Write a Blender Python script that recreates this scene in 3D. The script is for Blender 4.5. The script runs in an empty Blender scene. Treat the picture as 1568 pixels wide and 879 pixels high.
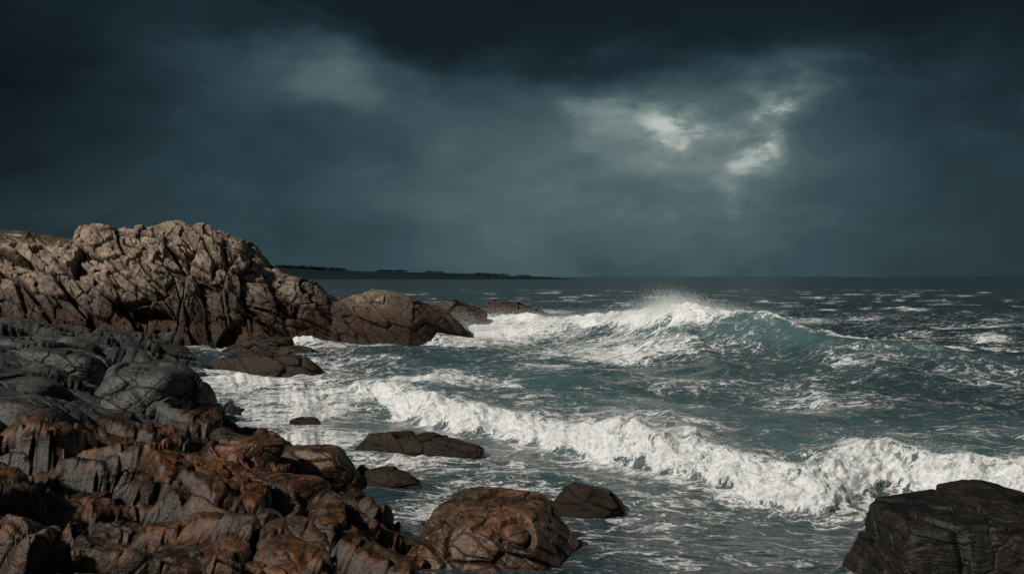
import bpy, bmesh, math, random
import numpy as np
from mathutils import Vector
random.seed(3); rng=np.random.default_rng(7)
f32=np.float32
# ---------------------------------------------------------------- noise library
def H(ix,iy,iz,seed):
    h=(ix.astype(np.int64)*374761393+iy.astype(np.int64)*668265263+iz.astype(np.int64)*2147483647//7+seed*974634777)&0xffffffff
    h=((h^(h>>13))*1274126177)&0xffffffff
    h=((h^(h>>16))*2246822519)&0xffffffff
    h=h^(h>>15)
    return h
def U(h): return (h&0xffffff).astype(f32)/f32(0xffffff)
def vnoise(P,seed=0):
    I=np.floor(P).astype(np.int64); Fr=(P-I).astype(f32); W=Fr*Fr*Fr*(Fr*(Fr*6-15)+10)
    r=0
    for dx in(0,1):
        wx=W[:,0] if dx else 1-W[:,0]
        for dy in(0,1):
            wy=W[:,1] if dy else 1-W[:,1]
            for dz in(0,1):
                wz=W[:,2] if dz else 1-W[:,2]
                r=r+U(H(I[:,0]+dx,I[:,1]+dy,I[:,2]+dz,seed))*wx*wy*wz
    return r*2-1
def fbm(P,seed=0,oct=4,gain=.5):
    a=1;s=0;t=0
    for o in range(oct):
        s=s+a*vnoise(P*(2.03**o)+o*17.3,seed+o);t+=a;a*=gain
    return s/t
def worley(P,seed=0,jit=.9):
    I=np.floor(P).astype(np.int64); n=len(P)
    F1=np.full(n,9,f32);F2=np.full(n,9,f32);ID=np.zeros(n,np.int64);O=np.zeros((n,3),f32)
    for dx in(-1,0,1):
        for dy in(-1,0,1):
            for dz in(-1,0,1):
                cx=I[:,0]+dx;cy=I[:,1]+dy;cz=I[:,2]+dz
                h=H(cx,cy,cz,seed)
                o=np.stack([P[:,0]-(cx+.5+(U(h)-.5)*jit),P[:,1]-(cy+.5+(U(h*7+13)-.5)*jit),P[:,2]-(cz+.5+(U(h*31+5)-.5)*jit)],1).astype(f32)
                d=np.sqrt((o*o).sum(1))
                m=d<F1
                F2=np.where(m,F1,np.minimum(F2,d)); F1=np.where(m,d,F1)
                ID[m]=h[m];O[m]=o[m]
    return F1,F2,ID,O
def sstep(a,b,x):
    t=np.clip((x-a)/(b-a),0,1);return t*t*(3-2*t)
def rotm(ax,ay,az):
    from mathutils import Euler
    return np.array(Euler((math.radians(ax),math.radians(ay),math.radians(az))).to_matrix())
def facets(P,size,R,seed,tilt=1.0,warp=.12):
    Q=(P@R)/np.array(size)
    w=np.stack([vnoise(Q*1.3+k*31.7,seed+90+k) for k in range(3)],1)*warp
    F1,F2,ID,O=worley(Q+w,seed)
    g=np.stack([U(ID*(3+2*k)+k*101)-.5 for k in range(3)],1)*2
    h=(U(ID*11+3)-.5)+ (g*O).sum(1)*tilt
    e=F2-F1
    cr=1-sstep(0,.09,e)
    h=h*(.75+.25*sstep(0,.15,e))
    return h,cr
def rock_disp(P,R,seed,s=(3,3,3),amps=(.5,.25,.1),ratio=.38,crack=.25,tilt=.7):
    d=0;cav=np.zeros(len(P));sz=np.array(s,float)
    for i,a in enumerate(amps):
        h,c=facets(P,sz,R,seed+i*5,tilt)
        d=d+a*h-c*a*crack; cav=np.maximum(cav,c*(.9-.25*i)); sz=sz*ratio
    d=d+amps[-1]*.5*fbm(P/ (sz.mean()*1.5),seed+50,2)
    return d,cav
# ---------------------------------------------------------------- mesh helpers
def link(o): bpy.context.scene.collection.objects.link(o);return o
def grid_mesh(name,P,nr,nc,attrs={},mat=None,smooth=True,flip=False):
    me=bpy.data.meshes.new(name)
    idx=np.arange(nr*nc).reshape(nr,nc)
    a=idx[:-1,:-1].ravel();b=idx[:-1,1:].ravel();c=idx[1:,1:].ravel();d=idx[1:,:-1].ravel()
    q=np.stack([a,d,c,b] if flip else [a,b,c,d],1).astype(np.int32)
    me.vertices.add(nr*nc);me.vertices.foreach_set('co',P.astype(f32).ravel())
    me.loops.add(q.size);me.loops.foreach_set('vertex_index',q.ravel())
    me.polygons.add(len(q));me.polygons.foreach_set('loop_start',np.arange(0,q.size,4,dtype=np.int32))
    me.polygons.foreach_set('use_smooth',np.full(len(q),smooth))
    me.update(calc_edges=True)
    for k,v in attrs.items():
        at=me.attributes.new(k,'FLOAT','POINT');at.data.foreach_set('value',np.asarray(v).astype(f32).ravel())
    o=bpy.data.objects.new(name,me)
    if mat: me.materials.append(mat)
    return link(o)
def gnormals(P,nr,nc):
    G=P.reshape(nr,nc,3);u=np.gradient(G,axis=0);v=np.gradient(G,axis=1)
    n=np.cross(v,u);n/=np.linalg.norm(n,axis=2,keepdims=True)+1e-9
    return n.reshape(-1,3)
# ---------------------------------------------------------------- node helper
class N:
    def __init__(s,tree): s.t=tree;s.n=tree.nodes;s.l=tree.links
    def new(s,typ,**k):
        n=s.n.new(typ)
        for a,b in k.items(): setattr(n,a,b)
        return n
    def put(s,sock,v):
        if isinstance(v,bpy.types.NodeSocket): s.l.new(v,sock)
        elif v is not None:
            if sock.type=='RGBA' and hasattr(v,'__len__') and len(v)==3: v=(*v,1)
            sock.default_value=v
    def m(s,op,a,b=None,c=None,clamp=False):
        n=s.new('ShaderNodeMath',operation=op,use_clamp=clamp)
        for i,v in enumerate((a,b,c)):
            if v is not None: s.put(n.inputs[i],v)
        return n.outputs[0]
    def vm(s,op,a,b=None,scale=None):
        n=s.new('ShaderNodeVectorMath',operation=op)
        s.put(n.inputs[0],a)
        if b is not None: s.put(n.inputs[1],b)
        if scale is not None: s.put(n.inputs['Scale'],scale)
        return n.outputs[0]
    def ss(s,x,a,b,c=0.,d=1.):
        n=s.new('ShaderNodeMapRange',interpolation_type='SMOOTHSTEP')
        s.put(n.inputs[0],x)
        for i,v in zip((1,2,3,4),(a,b,c,d)): s.put(n.inputs[i],v)
        return n.outputs[0]
    def noise(s,vec,scale,detail=4,rough=.55,dist=0.,out=0):
        n=s.new('ShaderNodeTexNoise');s.put(n.inputs['Vector'],vec);n.inputs['Scale'].default_value=scale
        n.inputs['Detail'].default_value=detail;n.inputs['Roughness'].default_value=rough;n.inputs['Distortion'].default_value=dist
        return n.outputs[out]
    def vor(s,vec,scale,feature='F1',out='Distance'):
        n=s.new('ShaderNodeTexVoronoi',feature=feature);s.put(n.inputs['Vector'],vec);n.inputs['Scale'].default_value=scale
        return n.outputs[out]
    def mix(s,f,a,b,mode='MIX'):
        n=s.new('ShaderNodeMix',data_type='RGBA',blend_type=mode)
        s.put(n.inputs[0],f);s.put(n.inputs[6],a);s.put(n.inputs[7],b);return n.outputs[2]
    def mapping(s,vec,rot=(0,0,0),scale=(1,1,1)):
        n=s.new('ShaderNodeMapping');s.put(n.inputs[0],vec)
        n.inputs['Rotation'].default_value=[math.radians(r) for r in rot];n.inputs['Scale'].default_value=scale
        return n.outputs[0]
    def bump(s,h,strength,dist,normal=None):
        n=s.new('ShaderNodeBump');s.put(n.inputs['Height'],h);n.inputs['Strength'].default_value=strength
        n.inputs['Distance'].default_value=dist
        if normal is not None: s.put(n.inputs['Normal'],normal)
        return n.outputs[0]
    def attr(s,name): return s.new('ShaderNodeAttribute',attribute_name=name).outputs['Fac']
def newmat(name):
    m=bpy.data.materials.new(name);m.use_nodes=True;m.node_tree.nodes.clear()
    n=N(m.node_tree);b=n.new('ShaderNodeBsdfPrincipled');o=n.new('ShaderNodeOutputMaterial')
    n.l.new(b.outputs[0],o.inputs[0]);return m,n,b
def rock_mat(name,dark,mid,light,lichen=None,lich_amt=.5,rot=(20,30,10),stretch=(1,1,3),sc=1.,wet=.5,wetz=1.0,rough=.6,barn=None,barnz=(1.5,3.),grass=False,bump=1.,lowshade=None,strata=.5):
    m,n,b=newmat(name)
    pos=n.new('ShaderNodeNewGeometry');P=pos.outputs['Position'];
    w=n.noise(P,.5*sc,2,out=1)
    Pw=n.vm('ADD',P,n.vm('SCALE',w,scale=.35/sc))
    Q=n.mapping(Pw,rot,stretch)
    Qs=n.mapping(Pw,rot,[s_*k for s_,k in zip(stretch,(.6,.6,1.7))])
    n1=n.noise(Q,1.0*sc,5,.6);n2=n.noise(P,3.5*sc,6,.68);n3=n.noise(Qs,4.5*sc,5,.65);ns=n.noise(Qs,1.3*sc,4,.6)
    e1=n.vor(Q,.8*sc,'DISTANCE_TO_EDGE')
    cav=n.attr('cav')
    col=n.mix(n.ss(n1,.38,.62),dark,mid)
    col=n.mix(n.m('MULTIPLY',n.ss(n.m('ADD',n.m('MULTIPLY',n2,.7),n.m('MULTIPLY',ns,.3)),.47,.64),.85),col,light)
    if lichen:
        lm=n.ss(n.noise(P,.6*sc,6,.7),.66-lich_amt*.25,.80-lich_amt*.2)
        lf_=n.ss(n.noise(P,7.*sc,5,.7),.38,.62)
        col=n.mix(n.m('MULTIPLY',n.m('MULTIPLY',lm,lf_),.85),col,n.mix(n2,[c*.6 for c in lichen],lichen))
    z=n.new('ShaderNodeSeparateXYZ');n.l.new(P,z.inputs[0]);z=z.outputs[2]
    zn=n.m('ADD',z,n.m('MULTIPLY',n.m('SUBTRACT',n.noise(P,.5,3),.5),2.2))
    rg=n.m('ADD',rough-.15,n.m('MULTIPLY',n2,.35))
    if lowshade:
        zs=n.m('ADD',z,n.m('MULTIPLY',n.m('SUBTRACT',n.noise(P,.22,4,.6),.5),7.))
        col=n.mix(n.m('MULTIPLY',n.ss(zs,lowshade[0],lowshade[1],1.,0.),lowshade[2]),col,(.034,.028,.025))  # shade on the lower cliff painted in as a dark tint by height
    if barn:
        bm=n.ss(zn,barnz[0],barnz[1],1.,0.)
        col=n.mix(n.m('MULTIPLY',bm,.9),col,n.mix(n.ss(n.noise(P,14,3,.8),.4,.62),[c*.35 for c in barn],barn))
    if grass:
        up=n.new('ShaderNodeSeparateXYZ');n.l.new(pos.outputs['Normal'],up.inputs[0])
        gm=n.m('MULTIPLY',n.ss(up.outputs[2],.6,.85),n.attr('grass'))
        gm=n.m('MULTIPLY',gm,n.ss(n2,.3,.45))
        col=n.mix(gm,col,n.mix(n3,(.035,.025,.012),(.09,.06,.032)))
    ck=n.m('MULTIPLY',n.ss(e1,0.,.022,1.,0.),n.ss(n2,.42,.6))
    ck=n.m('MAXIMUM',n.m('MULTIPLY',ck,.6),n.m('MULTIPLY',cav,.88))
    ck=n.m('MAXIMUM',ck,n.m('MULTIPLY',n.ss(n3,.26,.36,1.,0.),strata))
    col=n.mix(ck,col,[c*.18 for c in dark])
    wm=n.m('MULTIPLY',n.ss(zn,wetz-.5,wetz+.5,1.,0.),wet)
    col=n.mix(wm,col,(0,0,0))
    rg=n.m('SUBTRACT',rg,n.m('MULTIPLY',wm,.3))
    n.put(b.inputs['Base Color'],col);n.put(b.inputs['Roughness'],n.m('MAXIMUM',rg,.22))
    b.inputs['Specular IOR Level'].default_value=.42
    h=n.m('ADD',n.m('MULTIPLY',n1,.7),n.m('MULTIPLY',n2,.42))
    h=n.m('ADD',h,n.m('MULTIPLY',n.m('ADD',n.m('MULTIPLY',n3,.5),n.ss(ns,.35,.6)),strata));h=n.m('ADD',h,n.m('MULTIPLY',n.ss(e1,0.,.035),.14))
    nb=n.bump(h,1.,.08/sc*bump)
    fine=n.noise(P,20*sc,4,.75)
    if barn: fine=n.m('MULTIPLY',fine,n.m('ADD',1.,n.m('MULTIPLY',bm,2.5)))
    nb=n.bump(fine,1.,.014*bump/sc**.5,nb)
    n.put(b.inputs['Normal'],nb)
    return m
M_head=rock_mat('headland_rock',(.16,.115,.085),(.36,.272,.208),(.54,.44,.355),rot=(0,35,0),stretch=(1.6,1,.5),sc=.55,wet=.6,wetz=.9,rough=.8,barn=(.12,.060,.032),barnz=(1.3,3.4),grass=True,bump=1.1,lowshade=(2.4,6.0,.82),strata=.35)
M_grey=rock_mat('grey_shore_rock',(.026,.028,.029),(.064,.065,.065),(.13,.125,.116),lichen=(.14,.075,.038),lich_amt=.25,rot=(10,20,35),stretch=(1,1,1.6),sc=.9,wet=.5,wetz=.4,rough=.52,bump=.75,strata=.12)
M_brown=rock_mat('brown_shore_rock',(.014,.0095,.007),(.055,.033,.021),(.15,.085,.047),lichen=(.30,.105,.033),lich_amt=.80,rot=(10,10,40),stretch=(1,1,1.25),sc=1.1,wet=.5,wetz=.3,rough=.38,bump=1.0,strata=.10)  # cloud shade over the foreground is put into these darkened rock colours
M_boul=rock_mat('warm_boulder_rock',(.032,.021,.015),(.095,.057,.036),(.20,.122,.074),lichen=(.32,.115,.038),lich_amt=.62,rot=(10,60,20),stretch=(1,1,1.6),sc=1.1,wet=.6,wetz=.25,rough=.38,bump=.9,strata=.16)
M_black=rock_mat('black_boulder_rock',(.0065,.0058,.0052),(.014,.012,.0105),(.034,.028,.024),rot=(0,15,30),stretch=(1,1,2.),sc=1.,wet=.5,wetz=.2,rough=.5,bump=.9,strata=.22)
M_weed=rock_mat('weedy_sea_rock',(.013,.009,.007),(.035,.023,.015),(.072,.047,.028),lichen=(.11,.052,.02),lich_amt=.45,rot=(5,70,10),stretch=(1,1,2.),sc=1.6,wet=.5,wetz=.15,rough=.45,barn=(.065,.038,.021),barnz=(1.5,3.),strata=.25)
# ---------------------------------------------------------------- world / sky
w=bpy.data.worlds.new("World");bpy.context.scene.world=w;w.use_nodes=True;w.node_tree.nodes.clear()
n=N(w.node_tree)
SUN=Vector((-.60,-.44,.66)).normalized()
out=n.new('ShaderNodeOutputWorld')
sky=n.new('ShaderNodeTexSky',sky_type='NISHITA',sun_disc=False)
sky.sun_elevation=math.asin(SUN.z);sky.sun_rotation=math.atan2(SUN.x,SUN.y)
D=n.new('ShaderNodeTexCoord').outputs['Generated']
sp=n.new('ShaderNodeSeparateXYZ');n.l.new(D,sp.inputs[0])
X,Y,Z=sp.outputs
u0=n.m('ARCTAN2',X,Y)
v0=n.m('DIVIDE',Z,n.m('MAXIMUM',n.m('SQRT',n.m('ADD',n.m('MULTIPLY',X,X),n.m('MULTIPLY',Y,Y))),.02))
Ds=n.mapping(D,(0,0,0),(1,1,2.0))
def warp(sc_,det,r):
    a=n.noise(Ds,sc_,det,r,out=1);s_=n.new('ShaderNodeSeparateXYZ');n.l.new(a,s_.inputs[0]);return s_.outputs
ws=warp(3.2,3,.55);ws2=warp(11,5,.55)
def wsum(o,i,k1,k2): return n.m('ADD',o,n.m('ADD',n.m('MULTIPLY',n.m('SUBTRACT',ws[i],.5),k1),n.m('MULTIPLY',n.m('SUBTRACT',ws2[i],.5),k2)))
u=wsum(u0,0,.16,.12);v=wsum(v0,1,.09,.08)
def blob(uc,vc,su,sv,rot=0,U_=u,V_=v):
    du=n.m('SUBTRACT',U_,uc);dv=n.m('SUBTRACT',V_,vc);c,s_=math.cos(rot),math.sin(rot)
    a=n.m('DIVIDE',n.m('ADD',n.m('MULTIPLY',du,c),n.m('MULTIPLY',dv,s_)),su)
    b=n.m('DIVIDE',n.m('SUBTRACT',n.m('MULTIPLY',dv,c),n.m('MULTIPLY',du,s_)),sv)
    r=n.m('ADD',n.m('MULTIPLY',a,a),n.m('MULTIPLY',b,b))
    return n.m('EXPONENT',n.m('MULTIPLY',r,-1.))
fb=n.noise(Ds,4.5,5,.52,.5);fb2=n.noise(Ds,13,7,.58,.35)
t=n.m('ADD',.155,n.m('MULTIPLY',blob(.06,0.,.58,.20,0,u0,v0),.32))
def add(t,x,k): return n.m('ADD',t,n.m('MULTIPLY',x,k))
t=add(t,blob(.05,.13,.28,.09),.21)
t=add(t,blob(-.19,.24,.085,.055,-.3),.32)
t=add(t,blob(-.28,.215,.13,.045,0),.18)
t=add(t,n.m('SUBTRACT',fb,.5),.38)
t=add(t,n.m('SUBTRACT',fb2,.5),.12)
t=add(t,blob(.22,.17,.17,.075),.20)
tex=n.ss(fb2,.40,.60)
br=n.m('ADD',n.m('ADD',n.m('MULTIPLY',blob(.134,.195,.048,.052),.85),n.m('MULTIPLY',blob(.189,.160,.03,.018),1.3)),n.m('ADD',n.m('MULTIPLY',blob(.272,.150,.03,.05,.15),1.3),n.m('MULTIPLY',blob(.310,.195,.078,.026,.45),.9)))
dark=n.ss(n.m('SUBTRACT',v,n.m('ADD',.243,n.m('MULTIPLY',n.m('MAXIMUM',n.m('SUBTRACT',-.08,u0),0.),.42))),-.03,.035)
t=n.m('MULTIPLY',t,n.m('SUBTRACT',1.,n.m('MULTIPLY',dark,.55)))
t=add(t,n.m('MULTIPLY',br,n.m('ADD',.35,n.m('MULTIPLY',tex,.65))),.27)
t=add(t,blob(-.60,.22,.20,.2,0,u0,v0),-.11)
dn=n.new('ShaderNodeVectorMath',operation='DOT_PRODUCT');n.l.new(D,dn.inputs[0]);dn.inputs[1].default_value=SUN
t=add(t,n.ss(dn.outputs['Value'],.5,1.),.6)
cr=n.new('ShaderNodeValToRGB');n.put(cr.inputs[0],t)
el=cr.color_ramp.elements
el[0].position=0;el[0].color=(.0035,.0065,.0085,1);el[1].position=1;el[1].color=(.48,.52,.48,1)
for p,c in((.12,(.006,.0130,.0175)),(.25,(.013,.028,.037)),(.45,(.036,.070,.084)),(.62,(.080,.128,.138)),(.80,(.18,.235,.23))):
    e=el.new(p);e.color=(*c,1)
bg1=n.new('ShaderNodeBackground');n.l.new(cr.outputs[0],bg1.inputs[0]);bg1.inputs[1].default_value=1.
bg2=n.new('ShaderNodeBackground');n.l.new(sky.outputs[0],bg2.inputs[0]);bg2.inputs[1].default_value=.05
mx=n.new('ShaderNodeMixShader');mx.inputs[0].default_value=.985
n.l.new(bg2.outputs[0],mx.inputs[1]);n.l.new(bg1.outputs[0],mx.inputs[2]);n.l.new(mx.outputs[0],out.inputs[0])
sl=bpy.data.lights.new('sun','SUN');sl.energy=3.1;sl.angle=math.radians(4);sl.color=(1,.91,.80)
so=link(bpy.data.objects.new('sun',sl));so.rotation_euler=SUN.to_track_quat('Z','Y').to_euler()
# ---------------------------------------------------------------- camera
cd=bpy.data.cameras.new('camera');cd.lens=30;cd.sensor_width=36;cd.clip_end=60000;cd.shift_y=-.0099
co=link(bpy.data.objects.new('camera',cd));co.location=(0,0,5);co.rotation_euler=(math.pi/2,0,0)
bpy.context.scene.camera=co
vs=bpy.context.scene.view_settings;vs.view_transform='Standard';vs.look='None';vs.exposure=0
# ---------------------------------------------------------------- sea
nc,nr=1300,820
tt=np.linspace(-.85,1.05,nc)
def c1f(x):
    X_=[-12,-9,-7.2,-3.8,-1.8,.3,2.07,3.5,4.9,5.85,6.9,8.9,10.7,14,20,40]
    Y_=[43,40,37,30.6,28.1,26.2,23.8,22.2,20.9,19.5,18.9,19.8,19.0,18.4,17.5,16]
    return np.interp(x,X_,Y_)
def c2f(x):
    return np.interp(x,[-20,-10,-.3,6.7,12.3,17.3,20.5,24,30,50],[115,105,90,75,63,57,52.5,48.5,44,40])
def c3f(x): return np.interp(x,[20,30,36,45,60,90],[100,86,78,72,66,60])
inv=np.linspace(1/9.,1/400.,4000)
rows=nr-45
Yg=np.zeros((nr,nc))
for j,t_ in enumerate(tt):
    y=1/inv;x=t_*y
    d1=y-c1f(x);d2=y-c2f(x)
    rho=1+3.5*np.exp(-((d1-.6)/1.3)**2)*(x>-9)+2.5*np.exp(-((d2+1.5)/4)**2)*(x>-6)*(x<32)
    c=np.cumsum(rho);c=(c-c[0])/(c[-1]-c[0])
    Yg[:rows,j]=1/np.interp(np.linspace(0,1,rows),c,inv)
Ypad=np.pad(Yg[:rows],((0,0),(4,4)),mode='edge')
Yg[:rows]=sum(Ypad[:,i:i+nc] for i in range(9))/9
Yg[rows:]=np.geomspace(400,25000,46)[1:,None]
Xg=Yg*tt[None,:]
x=Xg.ravel();y=Yg.ravel()
dy=np.abs(np.gradient(Yg,axis=0)).ravel()
z=np.zeros_like(x);hx=np.zeros_like(x);hy=np.zeros_like(x)
near=y<420
r2=np.random.RandomState(5)
for i in range(46):
    lam=10**r2.uniform(-.05,1.25);th=math.radians(-110+r2.normal()*34);k_=2*math.pi/lam
    A=.0135*lam**.72; ph=r2.uniform(0,6.28)
    lod=np.exp(-(dy/lam*2.2)**2)
    a=k_*(x*math.cos(th)+y*math.sin(th))+ph
    z+=A*lod*np.sin(a);hx+=A*.8*lod*np.cos(a)*math.cos(th);hy+=A*.8*lod*np.cos(a)*math.sin(th)
P2=np.stack([x,y,0*x],1)
def nz(sc_,seed,o=3):
    r=np.zeros_like(x);r[near]=fbm(P2[near]/sc_,seed,o);return r
lf=nz(4.,11);mf=nz(1.1,21,4);wf=nz(np.array([6.5,4.5,1.]),41,4)
grow=np.clip((y-15)/40,.35,1.0);z*=grow;hx*=grow;hy*=grow
def deriv(f,x): return (f(x+.6)-f(x-.6))/1.2
wob=nz(2.2,31,4)*.9+lf*.3
d1=(y-c1f(x)+wob)/np.sqrt(1+deriv(c1f,x)**2)
A1=np.interp(x,[-12,-8,-6,-3.8,0,3.5,6.9,10.7,20,40],[0,.22,.4,.55,.62,.72,.78,.60,.6,.6])
A1=A1*(1+.30*vnoise(np.stack([x/1.5,0*x,0*x],1),35)+.16*vnoise(np.stack([x/.5,y/.9,0*x],1),36))
p1=np.where(d1<0,0,np.where(d1<1.2,sstep(-.1,1.2,d1)**.8,np.exp(-np.maximum(d1-1.2,0)/4.5)))
z+=A1*p1-.10*np.exp(-((d1+1.)/1.)**2)*(A1>.2)
roll=sstep(-.2,.25,d1+.35*mf)*(1-sstep(.6,2.6,d1+1.1*mf+.6*lf))*sstep(.1,.4,A1)
d2=(y-c2f(x)+wob*.8+lf*.6)/np.sqrt(1+deriv(c2f,x)**2)
A2=np.interp(x,[-14,-4,-.3,6.7,9,11.2,12.6,14,17.3,20.5,24,30,36],[0,.3,.7,1.25,1.8,2.6,3.0,2.7,2.15,1.7,1.1,.4,0])
A2=A2*(1+.08*vnoise(np.stack([x/1.3,0*x,0*x],1),37))
p2=np.where(d2<0,(1+(d2/3.4)**2)**-1.6,np.exp(-(np.maximum(d2,0)/9)**1.4))
z+=A2*p2-.45*np.exp(-((d2+10)/4.)**2)*np.clip(A2,0,1)
hy-=np.where(near,A2*.35*p2**3,0)
d3=(y-c3f(x)+lf*1.2)/np.sqrt(1+deriv(c3f,x)**2)
A3=np.interp(x,[26,33,45,60,90],[0,.4,1.2,1.3,1.])
z+=A3*np.where(d3<0,(1+(d3/4.)**2)**-1.5,np.exp(-(d3/9)**2))
for (c_,w_,A_) in((34,2.2,.30),(41,2.5,.25),(120,8,.7),(155,10,.8),(205,14,.9)):
    yy=y+x*.25+lf*3
    z+=A_*np.exp(-((yy-c_)/w_)**2)*(.6+.6*lf)*np.clip((x+8)/8,0,1)
# ---- foam density
def bl(cx,cy,rx,ry,v,p=1.): return v*np.exp(-((((x-cx)/rx)**2+((y-cy)/ry)**2)**p))
Fo=np.full_like(x,.28)
for b in((-3.5,39,4.6,7,.90),(-3,78,14,20,1.0),(5,58,10,10,.76),(-11,43,8,12,.84),(1.5,17.8,8,6,.62),(5,27,10,6,.60),(12,25,8,5,.58),(2,33,9,7,.62),(9,40,8,6,.58),(-2,24,6,5,.68),(14,34,9,5,.54),(-16,64,9,9,.98),(22,30,9,3,.48),(-8,33,5,7,.82),(-6.,26.5,3.5,3.5,.82),(-3.8,22,2.2,2.,.80),(-1.5,18.3,2.2,1.8,.72),(3,47,8,4,.62)):
    Fo=np.maximum(Fo,bl(*b))
Fo=Fo*(1+.46*lf)+.15*mf
Fo=np.maximum(Fo,roll*(1.10+.38*mf+.12*lf))
Fo=np.maximum(Fo,(.72+.25*mf)*np.exp(-((d1+.2)/.9)**2)*sstep(.1,.5,A1))
behind=np.where(d1>1,np.exp(-(d1-1)/3.8),0)*sstep(.2,.5,A1)
Fo=np.maximum(Fo,(.76+.40*mf+.2*lf)*behind)
crest=np.exp(-((d2-.3)/np.interp(x,[0,8,11,13.5,15,20,26],[4,3.2,3.0,2.4,1.1,.8,.6]))**2)*np.interp(x,[-8,0,9,11,13.5,24,30],[.6,.9,1.1,1.25,1.2,1.0,0])
Fo=np.maximum(Fo,crest*(1+.28*mf+.2*lf))
facew=np.exp(-((d2+4.5)/3.6)**2)
Fo=np.where(x>13,Fo*(1-.5*np.exp(-((d2+3)/2.4)**2)*sstep(13,15,x)*sstep(28,22,x)),Fo)
Fo=np.maximum(Fo,facew*np.interp(x,[0,6,10,13,24,30],[.76,.72,.62,.48,.44,.3])*(1+.5*lf))
Fo=np.maximum(Fo,np.where(d2>0,np.exp(-d2/10),0)*np.interp(x,[-5,0,10,14],[.6,.78,.7,.2])*(x<20))
Fo=np.maximum(Fo,.74*np.exp(-((d3-.5)/3)**2)*np.clip(A3,0,1)*(1+.6*lf))
far=np.clip((y-100)/60,0,1)
Fo=np.where(y>95,np.maximum(Fo*(1-far),.20+1.35*np.maximum(wf-.20,0)*np.clip((400-y)/150,0,1)),Fo)
Fo=np.where(y>420,.18,Fo)
Fo=np.maximum(Fo,np.where((y>45)&(x>22)&(y<110),.28+.95*np.maximum(wf-.12,0),0))
Fo=np.clip(Fo,0,1.2)
# lumpy whitewater geometry
lump=np.zeros_like(x)
mk=(Fo>.6)&(y<110)
Pm=np.stack([x,y,z*1.6],1)[mk]
sc=np.clip(y[mk]/22,1,3.2)
L=0
for s_,a_ in((.55,.20),(.26,.14),(.12,.07)):
    F1,_,_,_=worley(Pm/(s_*sc)[:,None]+ s_*9,int(s_*100)); L=L+a_*(.7-F1)
L=L+.26*fbm(Pm/(.9*sc)[:,None],88,5,.6)
lump[mk]=L*sc**.55*sstep(.6,1.,Fo[mk])
z+=lump*.75;hy-=lump*.7*roll;hx+=lump*.25*roll*np.sin(x*3)
aer=np.clip(.16+bl(4,29,11,9,.8)+bl(-2,42,9,12,.55)+bl(4,70,14,22,.5)+.6*behind+ .8*np.exp(-((d2+.8)/2.0)**2)*np.clip(A2/2.4,0,1)+bl(13,24,8,4,.4)+bl(14,45,8,9,.3),0,1)*(1+.3*lf)
lodn=np.clip(28/y,.05,1)
m_,n,b=newmat('sea_water')
P=n.new('ShaderNodeNewGeometry').outputs['Position']
Pf=n.mapping(P,(0,0,-12),(.62,1,.4))
wv=n.vm('SCALE',n.vm('SUBTRACT',n.noise(Pf,.55,3,.6,out=1),(.5,.5,.5)),scale=2.4)
wv2=n.vm('SCALE',n.vm('SUBTRACT',n.noise(Pf,3.,3,.6,out=1),(.5,.5,.5)),scale=.4)
Q=n.vm('ADD',n.vm('ADD',Pf,wv),wv2)
L1=n.ss(n.vor(Q,1.,'DISTANCE_TO_EDGE'),0.,.16,1.,0.);L2=n.ss(n.vor(Q,2.8,'DISTANCE_TO_EDGE'),0.,.19,1.,0.);L3=n.ss(n.vor(Q,8.5,'DISTANCE_TO_EDGE'),0.,.3,1.,0.)
fn=n.noise(Q,1.8,7,.74)
pat=n.m('ADD',n.m('ADD',n.m('MULTIPLY',L1,.22),n.m('MULTIPLY',L2,.24)),n.m('ADD',n.m('MULTIPLY',L3,.20),n.m('MULTIPLY',n.ss(fn,.3,.72),.40)))
F=n.attr('foam');th=n.m('SUBTRACT',1.,F)
mask=n.ss(n.m('SUBTRACT',pat,th),-.05,.30)
thin=n.ss(n.m('SUBTRACT',pat,th),-.35,.2)
base=n.mix(n.attr('aer'),(.008,.018,.025),(.066,.124,.137))
base=n.mix(n.m('MULTIPLY',thin,.28),base,(.23,.30,.32))
ft=n.noise(P,5,5,.75)
fcol=n.mix(n.ss(ft,.32,.58),(.54,.61,.64),(.90,.91,.92))  # blue-grey tone paints shadows into the foam colour
col=n.mix(mask,base,fcol)
n.put(b.inputs['Base Color'],col);n.put(b.inputs['Roughness'],n.m('ADD',n.m('SUBTRACT',.34,n.m('MULTIPLY',n.attr('lod'),.24)),n.m('MULTIPLY',mask,.5)))
b.inputs['IOR'].default_value=1.33
n.put(b.inputs['Specular IOR Level'],n.m('SUBTRACT',.5,n.m('MULTIPLY',mask,.4)))
h=n.m('ADD',n.noise(Pf,1.1,5,.6,.3),n.m('MULTIPLY',n.noise(Pf,4.5,4,.6,.3),.28))
h=n.m('MULTIPLY',h,n.attr('lod'))
nb=n.bump(h,1.,.26)
hf=n.m('ADD',n.m('MULTIPLY',mask,.5),n.m('MULTIPLY',n.m('MULTIPLY',ft,mask),1.3))
hf=n.m('MULTIPLY',hf,n.attr('lod'))
nb=n.bump(hf,1.,.07,nb)
n.put(b.inputs['Normal'],nb)
P3=np.stack([x+hx,y+hy,z],1)
sea=grid_mesh('sea',P3,nr,nc,{'foam':Fo,'aer':aer,'lod':lodn},m_)
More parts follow.
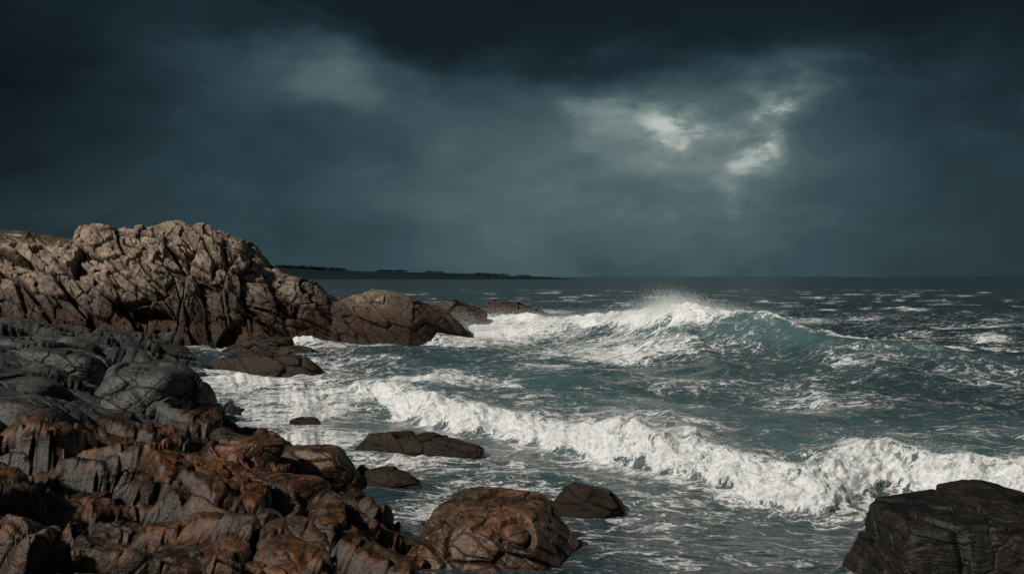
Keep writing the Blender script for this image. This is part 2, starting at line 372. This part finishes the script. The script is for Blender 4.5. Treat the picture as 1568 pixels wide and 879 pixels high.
# ---------------------------------------------------------------- spray
def sprays(name,C,Rr,mat):
    base=np.array([[1,0,0],[-1,0,0],[0,1,0],[0,-1,0],[0,0,1],[0,0,-1]],f32)
    fc=np.array([[0,2,4],[2,1,4],[1,3,4],[3,0,4],[2,0,5],[1,2,5],[3,1,5],[0,3,5]])
    nn=len(C);V=(C[:,None,:]+base[None]*Rr[:,None,None]).reshape(-1,3)
    Fx=(fc[None]+(np.arange(nn)*6)[:,None,None]).reshape(-1,3).astype(np.int32)
    me=bpy.data.meshes.new(name);me.vertices.add(len(V));me.vertices.foreach_set('co',V.astype(f32).ravel())
    me.loops.add(Fx.size);me.loops.foreach_set('vertex_index',Fx.ravel())
    me.polygons.add(len(Fx));me.polygons.foreach_set('loop_start',np.arange(0,Fx.size,3,dtype=np.int32))
    me.update(calc_edges=True);me.materials.append(mat);return link(bpy.data.objects.new(name,me))
ms,n,b=newmat('spray_droplets');b.inputs['Base Color'].default_value=(.85,.9,.9,1);b.inputs['Roughness'].default_value=.5
C=[];R_=[]
for cx,cy,zz,sx,sz,nn_ in((12.3,62.5,2.85,1.1,.42,20000),(11.4,63.5,2.35,1.5,.36,13000),(14.0,61.2,2.55,1.8,.26,13000),(9.5,68,1.75,2.,.30,9000),(17.5,57.4,2.05,2.4,.09,5000),(-4.5,72,.6,2.0,.6,11000),(2,88,1.0,5,.4,8000),(6.5,76,1.1,4,.32,8000)):
    g=rng.normal(size=(nn_,3))*[sx,1.0,sz];g[:,2]=np.abs(g[:,2])*1.3-.15
    g[:,0]+=-g[:,2]*.6
    C.append(g+[cx,cy,zz]);R_.append(rng.uniform(.006,.016,nn_)*np.where(rng.random(nn_)<.02,1.8,1.))
M=50000
cand=np.where((roll>.4)&(x>-7)&(x<16)&(d1<1.8))[0]
ii=rng.choice(cand,M)
pp=P3[ii]+rng.normal(size=(M,3))*[.13,.13,.0];pp[:,2]+=np.abs(rng.normal(size=M))*.13*(1+.8*np.sin(pp[:,0]*2.1)*np.sin(pp[:,0]*.7));pp[:,1]-=rng.random(M)*.2
C.append(pp);R_.append(rng.uniform(.002,.0065,M))
sprays('sea_spray',np.concatenate(C),np.concatenate(R_),ms)
# ---------------------------------------------------------------- headland
def headland():
    nu,nv=1400,420
    xs=np.linspace(-64,-3.3,nu)
    cx=[-75,-39.6,-37,-34.5,-33.4,-32.7,-29.5,-26,-22.9,-21,-20.4,-19.4,-18.1,-15.9,-14.8,-14.1,-13.1,-11.3,-8.3,-5.25,-4.25,-3.3]
    cz=[10,8.8,8.5,8.1,8.1,9.0,8.8,9.3,8.8,8.1,6.9,5.9,5.1,4.7,3.7,3.1,3.5,3.9,3.4,2.1,1.2,-1.]
    yb=np.interp(xs,[-75,-40,-30,-24,-18,-14,-8,-3.3],[50,53,55,57.5,60.5,63.5,64,69])
    wd=np.interp(xs,[-75,-30,-22,-18,-14,-8,-3],[14,12,9,6,4.5,5,2.5])
    zt=np.interp(xs,cx,cz)
    vv=np.linspace(0,1,nv)
    s=np.clip(vv/.74,0,1)[:,None];bk=np.clip((vv-.74)/.26,0,1)[:,None]
    pr=np.interp(s,[0,.18,.36,.52,.7,.85,1],[0,.10,.30,.62,.86,.97,1])
    Yp=yb[None]+wd[None]*s+bk**1.2*26
    Zp=-1.2+(zt+1.2)[None]*pr-bk**1.5*(zt+3)[None]
    Xp=np.repeat(xs[None],nv,0)
    P=np.stack([Xp,Yp,Zp],2).reshape(-1,3)
    Nn=gnormals(P,nv,nu)
    if Nn[len(Nn)//3,2]<0:Nn=-Nn
    P=P+Nn*fbm(P/6.,3,3)[:,None]*.5
    lean=rotm(0,33,8)
    d1_,c1_=rock_disp(P,lean,5,(5.4,5,1.6),(1.35,.48,.14),.42,.4,.85)
    h2,c2_=facets(P,(1.7,3.,5.),rotm(5,-12,0),77,.85)
    h4,c4_=facets(P,(.6,1.4,2.2),rotm(5,-18,0),79,.8)
    wv=np.exp(-((P[:,0]+21.)/4.5)**2)
    amp=np.interp(P[:,0],[-16,-12.5,-3],[1.,.55,.4])*np.interp(P[:,2],[-1.,1.,3,20],[.4,.7,1.,1.])
    gr=sstep(-31,-34,P[:,0])*sstep(6.9,7.5,P[:,2])
    topf=np.repeat(np.interp(vv,[0,.55,.68,1],[1,1,.38,.3])[:,None],nu,1).ravel()
    P=P+Nn*((d1_*(1-.45*wv)+(h2*1.0+h4*.16-c2_*.35)*wv)*amp*topf*(1-.7*gr))[:,None]
    cav=np.maximum(c1_,np.maximum(c2_,.5*c4_)*wv)*amp*(1-gr)
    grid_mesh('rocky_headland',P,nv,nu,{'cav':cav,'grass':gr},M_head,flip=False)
headland()
# ---------------------------------------------------------------- foreground shore
ctl=np.array([(-4.8,8,2.3),(-8,8,2.7),(-2.5,10,1.45),(-4.1,11,1.8),(-1.8,12.5,.6),(-1.,13.4,.1),(0,12,0),(.8,13.5,-.9),(0,8,.9),(2,9,-.5),(-1,5,1.6),(-5,4,2.6),
(-6.7,15,1.6),(-9,15,1.9),(-12,15,2.5),(-3.5,14.5,.95),(-2.2,16,.0),(-1.3,17,-.7),(-4.6,18,.65),(-3.6,19.2,.1),(-2.6,19.8,-.6),
(-4.3,21.2,.6),(-3.7,22.5,-.5),(-7,23.5,.6),(-5.2,25,-.5),(-6.4,27,-.5),(-9.1,18,1.7),(-10.8,18,2.2),(-14,18,2.9),
(-12,22,2.2),(-16,24,2.75),(-16.8,28,2.8),(-15,30,2.4),(-12.5,30,1.7),(-10.9,29,.6),(-9.9,30.5,-.2),(-8.5,29,-.6),(-20,30,2.9),(-22,38,2.1),
(-16,36,1.2),(-14.3,38,0.),(-12.5,37,-.7),(-17.8,44,.4),(-17,48,-.4),(-20,46,.9),(-25,52,1.3),(-22,57,.3),(-28,50,1.9),(-15,45,-.9),(-19,56,-.7),
(-5,35,-1.7),(2,25,-1.7),(4,15,-1.7),(-10,50,-1.7),(-30,30,3.8),(-30,15,4.0),(-15,6,3.4),(-40,50,3.3),(5,8,-1.5)])
def tps(ctl,Q):
    A=np.sqrt(((ctl[:,None,:2]-ctl[None,:,:2])**2).sum(2));n_=len(ctl)
    M=np.zeros((n_+3,n_+3));M[:n_,:n_]=A+np.eye(n_)*.12;M[:n_,n_]=1;M[:n_,n_+1:]=ctl[:,:2];M[n_,:n_]=1;M[n_+1:,:n_]=ctl[:,:2].T
    s=np.linalg.solve(M,np.concatenate([ctl[:,2],[0,0,0]]))
    r=s[n_]+Q@s[n_+1:]
    for i in range(n_): r=r+s[i]*np.sqrt(((Q-ctl[i,:2])**2).sum(1))
    return r
def shore():
    nu,nv=1150,850
    t=np.linspace(-1.1,.22,nu)
    yy=np.linspace(0,1,nv);yy=1/(1/5.*(1-yy)**1.15+1/62.)
    yy=np.clip(yy,4,62)
    Xp=yy[:,None]*t[None];Yp=np.repeat(yy[:,None],nu,1)
    Q=np.stack([Xp,Yp],2).reshape(-1,2);zz=tps(ctl,Q)
    P=np.concatenate([Q,zz[:,None]],1)
    P[:,2]+=fbm(P/2.2,61,3)*.22
    brown=sstep(-1.,1.,(P[:,0]+9.)*.5+(19.5-P[:,1])*.6+2.5*vnoise(P/2.5,9))
    Nn=gnormals(P,nv,nu)
    if Nn[len(Nn)//2,2]<0:Nn=-Nn
    d,c=rock_disp(P,rotm(14,14,-35),15,(2.7,1.9,1.3),(.80,.27,.09),.42,.4,.85)
    dg,cg=rock_disp(P,rotm(10,-10,25),45,(4.0,2.6,2.2),(.85,.18,.04),.4,.3,.8)
    d=d+.08*fbm(P/.4,71,4,.6)
    dd=d*brown+dg*(1-brown);cc=c*brown+cg*(1-brown)
    P=P+Nn*dd[:,None]*.85
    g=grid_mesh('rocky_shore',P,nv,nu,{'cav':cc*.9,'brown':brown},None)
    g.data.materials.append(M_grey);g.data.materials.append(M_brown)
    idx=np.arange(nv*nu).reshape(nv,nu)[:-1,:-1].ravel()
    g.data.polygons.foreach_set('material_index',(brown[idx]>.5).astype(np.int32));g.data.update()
shore()
# ---------------------------------------------------------------- boulders
def boulder(name,c,size,mat,seed,rz=0,nplanes=14,level=7,rough=.12,planes=None,soft=14,lean=(10,20,0),fs=.55):
    bm=bmesh.new();bmesh.ops.create_icosphere(bm,subdivisions=level,radius=1)
    me=bpy.data.meshes.new(name);bm.to_mesh(me);bm.free()
    nn=len(me.vertices);V=np.zeros(nn*3,f32);me.vertices.foreach_get('co',V);V=V.reshape(-1,3).astype(float)
    r=np.random.RandomState(seed)
    pl=[(0,0,1,.85),(0,0,-1,.8)] if planes is None else list(planes)
    for i in range(nplanes):
        a=2*math.pi*(i+r.uniform(-.35,.35))/nplanes;e=r.uniform(-.3,.75)
        pl.append((math.cos(a)*math.cos(e),math.sin(a)*math.cos(e),math.sin(e),r.uniform(.78,1.05)))
    acc=0
    for a,b_,c_,d_ in pl:
        nv_=np.array([a,b_,c_]);nv_=nv_/np.linalg.norm(nv_)
        acc=acc+np.maximum(V@nv_/d_,1e-4)**soft
    V=V/(acc**(1/soft))[:,None]
    V=V*np.array(size)
    a=math.radians(rz);Rz=np.array([[math.cos(a),-math.sin(a),0],[math.sin(a),math.cos(a),0],[0,0,1]])
    V=V@Rz.T
    Nn=V/np.array(size)**2;Nn/=np.linalg.norm(Nn,axis=1,keepdims=True)
    m=min(size)
    W=V+np.array(c)
    d,cv=rock_disp(W,rotm(*lean),seed,(fs*3.2,fs*2.,fs*1.1),(rough*1.3,rough*.35,rough*.10),.42,.4,.75)
    V=V+Nn*d[:,None]*m**.5
    V+=np.array(c)
    me.vertices.foreach_set('co',V.astype(f32).ravel())
    me.polygons.foreach_set('use_smooth',np.ones(len(me.polygons),bool))
    at=me.attributes.new('cav','FLOAT','POINT');at.data.foreach_set('value',(cv*.8).astype(f32))
    me.materials.append(mat);me.update();return link(bpy.data.objects.new(name,me))
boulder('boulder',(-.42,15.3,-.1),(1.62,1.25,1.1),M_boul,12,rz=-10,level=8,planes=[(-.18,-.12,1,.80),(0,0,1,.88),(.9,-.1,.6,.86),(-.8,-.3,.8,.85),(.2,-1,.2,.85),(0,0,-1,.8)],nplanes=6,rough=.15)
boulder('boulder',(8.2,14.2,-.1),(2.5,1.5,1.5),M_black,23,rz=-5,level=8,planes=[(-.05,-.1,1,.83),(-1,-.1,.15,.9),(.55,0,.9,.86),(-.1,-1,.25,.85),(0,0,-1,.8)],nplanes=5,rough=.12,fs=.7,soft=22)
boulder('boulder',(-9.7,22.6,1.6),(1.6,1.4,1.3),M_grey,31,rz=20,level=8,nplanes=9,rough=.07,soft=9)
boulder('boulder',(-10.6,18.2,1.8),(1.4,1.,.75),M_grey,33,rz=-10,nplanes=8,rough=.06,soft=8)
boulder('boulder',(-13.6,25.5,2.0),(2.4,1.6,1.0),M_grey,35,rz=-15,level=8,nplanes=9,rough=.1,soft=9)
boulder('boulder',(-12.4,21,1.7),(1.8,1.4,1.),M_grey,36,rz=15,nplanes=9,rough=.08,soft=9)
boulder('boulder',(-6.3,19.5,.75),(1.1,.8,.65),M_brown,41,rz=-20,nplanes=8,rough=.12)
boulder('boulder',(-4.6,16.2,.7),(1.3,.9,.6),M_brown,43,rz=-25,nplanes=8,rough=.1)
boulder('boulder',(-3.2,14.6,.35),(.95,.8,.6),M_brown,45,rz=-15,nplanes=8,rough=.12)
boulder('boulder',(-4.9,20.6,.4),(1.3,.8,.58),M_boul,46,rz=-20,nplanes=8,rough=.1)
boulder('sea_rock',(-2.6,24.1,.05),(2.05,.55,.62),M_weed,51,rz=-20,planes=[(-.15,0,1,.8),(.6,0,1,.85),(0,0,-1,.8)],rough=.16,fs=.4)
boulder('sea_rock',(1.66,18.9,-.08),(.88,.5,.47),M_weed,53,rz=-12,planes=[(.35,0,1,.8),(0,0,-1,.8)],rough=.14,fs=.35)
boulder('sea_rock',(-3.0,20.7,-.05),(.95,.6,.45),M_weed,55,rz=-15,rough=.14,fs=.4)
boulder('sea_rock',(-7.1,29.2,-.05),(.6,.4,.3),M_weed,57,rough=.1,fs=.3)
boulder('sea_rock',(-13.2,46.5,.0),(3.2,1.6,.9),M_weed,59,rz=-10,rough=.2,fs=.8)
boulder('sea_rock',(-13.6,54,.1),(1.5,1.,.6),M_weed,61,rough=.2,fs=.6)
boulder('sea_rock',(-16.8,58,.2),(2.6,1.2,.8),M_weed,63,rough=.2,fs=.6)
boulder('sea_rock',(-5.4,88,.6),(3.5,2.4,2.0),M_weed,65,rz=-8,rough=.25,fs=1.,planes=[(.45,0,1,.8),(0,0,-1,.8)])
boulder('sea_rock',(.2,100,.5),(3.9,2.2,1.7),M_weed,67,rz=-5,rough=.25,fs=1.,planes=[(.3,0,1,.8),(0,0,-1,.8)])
# ---------------------------------------------------------------- distant coast
md,n,b=newmat('distant_land');P=n.new('ShaderNodeNewGeometry').outputs['Position']
n.put(b.inputs['Base Color'],n.mix(n.noise(P,.02,4),(.009,.018,.022),(.018,.030,.034)));b.inputs['Roughness'].default_value=1.;b.inputs['Specular IOR Level'].default_value=0  # distance haze baked into the land's base colour
nu,nv=500,40
xs=np.linspace(-1100,190,nu)
ht=np.interp(xs,[-1100,-480,-430,-300,-200,-60,60,190],[36,28,24,18,16,12,6,-3])
vv=np.linspace(0,1,nv)[:,None]
Zp=np.sin(vv*math.pi)**.6*(ht+1.5*vnoise(np.stack([xs/60,0*xs,0*xs],1),4))[None]-1
Yp=1600+vv*300+0*xs[None];Xp=np.repeat(xs[None],nv,0)
grid_mesh('distant_coastline',np.stack([Xp,Yp,Zp],2).reshape(-1,3),nv,nu,{},md)
mt,n,b=newmat('distant_foliage');b.inputs['Base Color'].default_value=(.010,.019,.022,1);b.inputs['Roughness'].default_value=1.;b.inputs['Specular IOR Level'].default_value=0  # tree colour also carries the painted distance haze
C=[];R_=[]
for i in range(330):
    cx=random.choice([random.uniform(-480,-330),random.uniform(-330,-210),random.uniform(-170,40),random.uniform(-1000,-480)]);
    if vnoise(np.array([[cx/40,0.,0.]]),8)[0]<-.35: continue
    hz=np.interp(cx,[-1100,-480,-430,-300,-200,-60,60,190],[36,28,24,18,16,12,6,-3])-1
    s=random.uniform(2.5,6.)*np.interp(cx,[-400,100],[1,.45])
    for k in range(22):
        C.append((cx+random.gauss(0,s*1.1),1700+random.gauss(0,s),hz+abs(random.gauss(0,s*.33))));R_.append(random.uniform(.25,.5)*s*.6)
sprays('distant_trees',np.array(C),np.array(R_),mt)
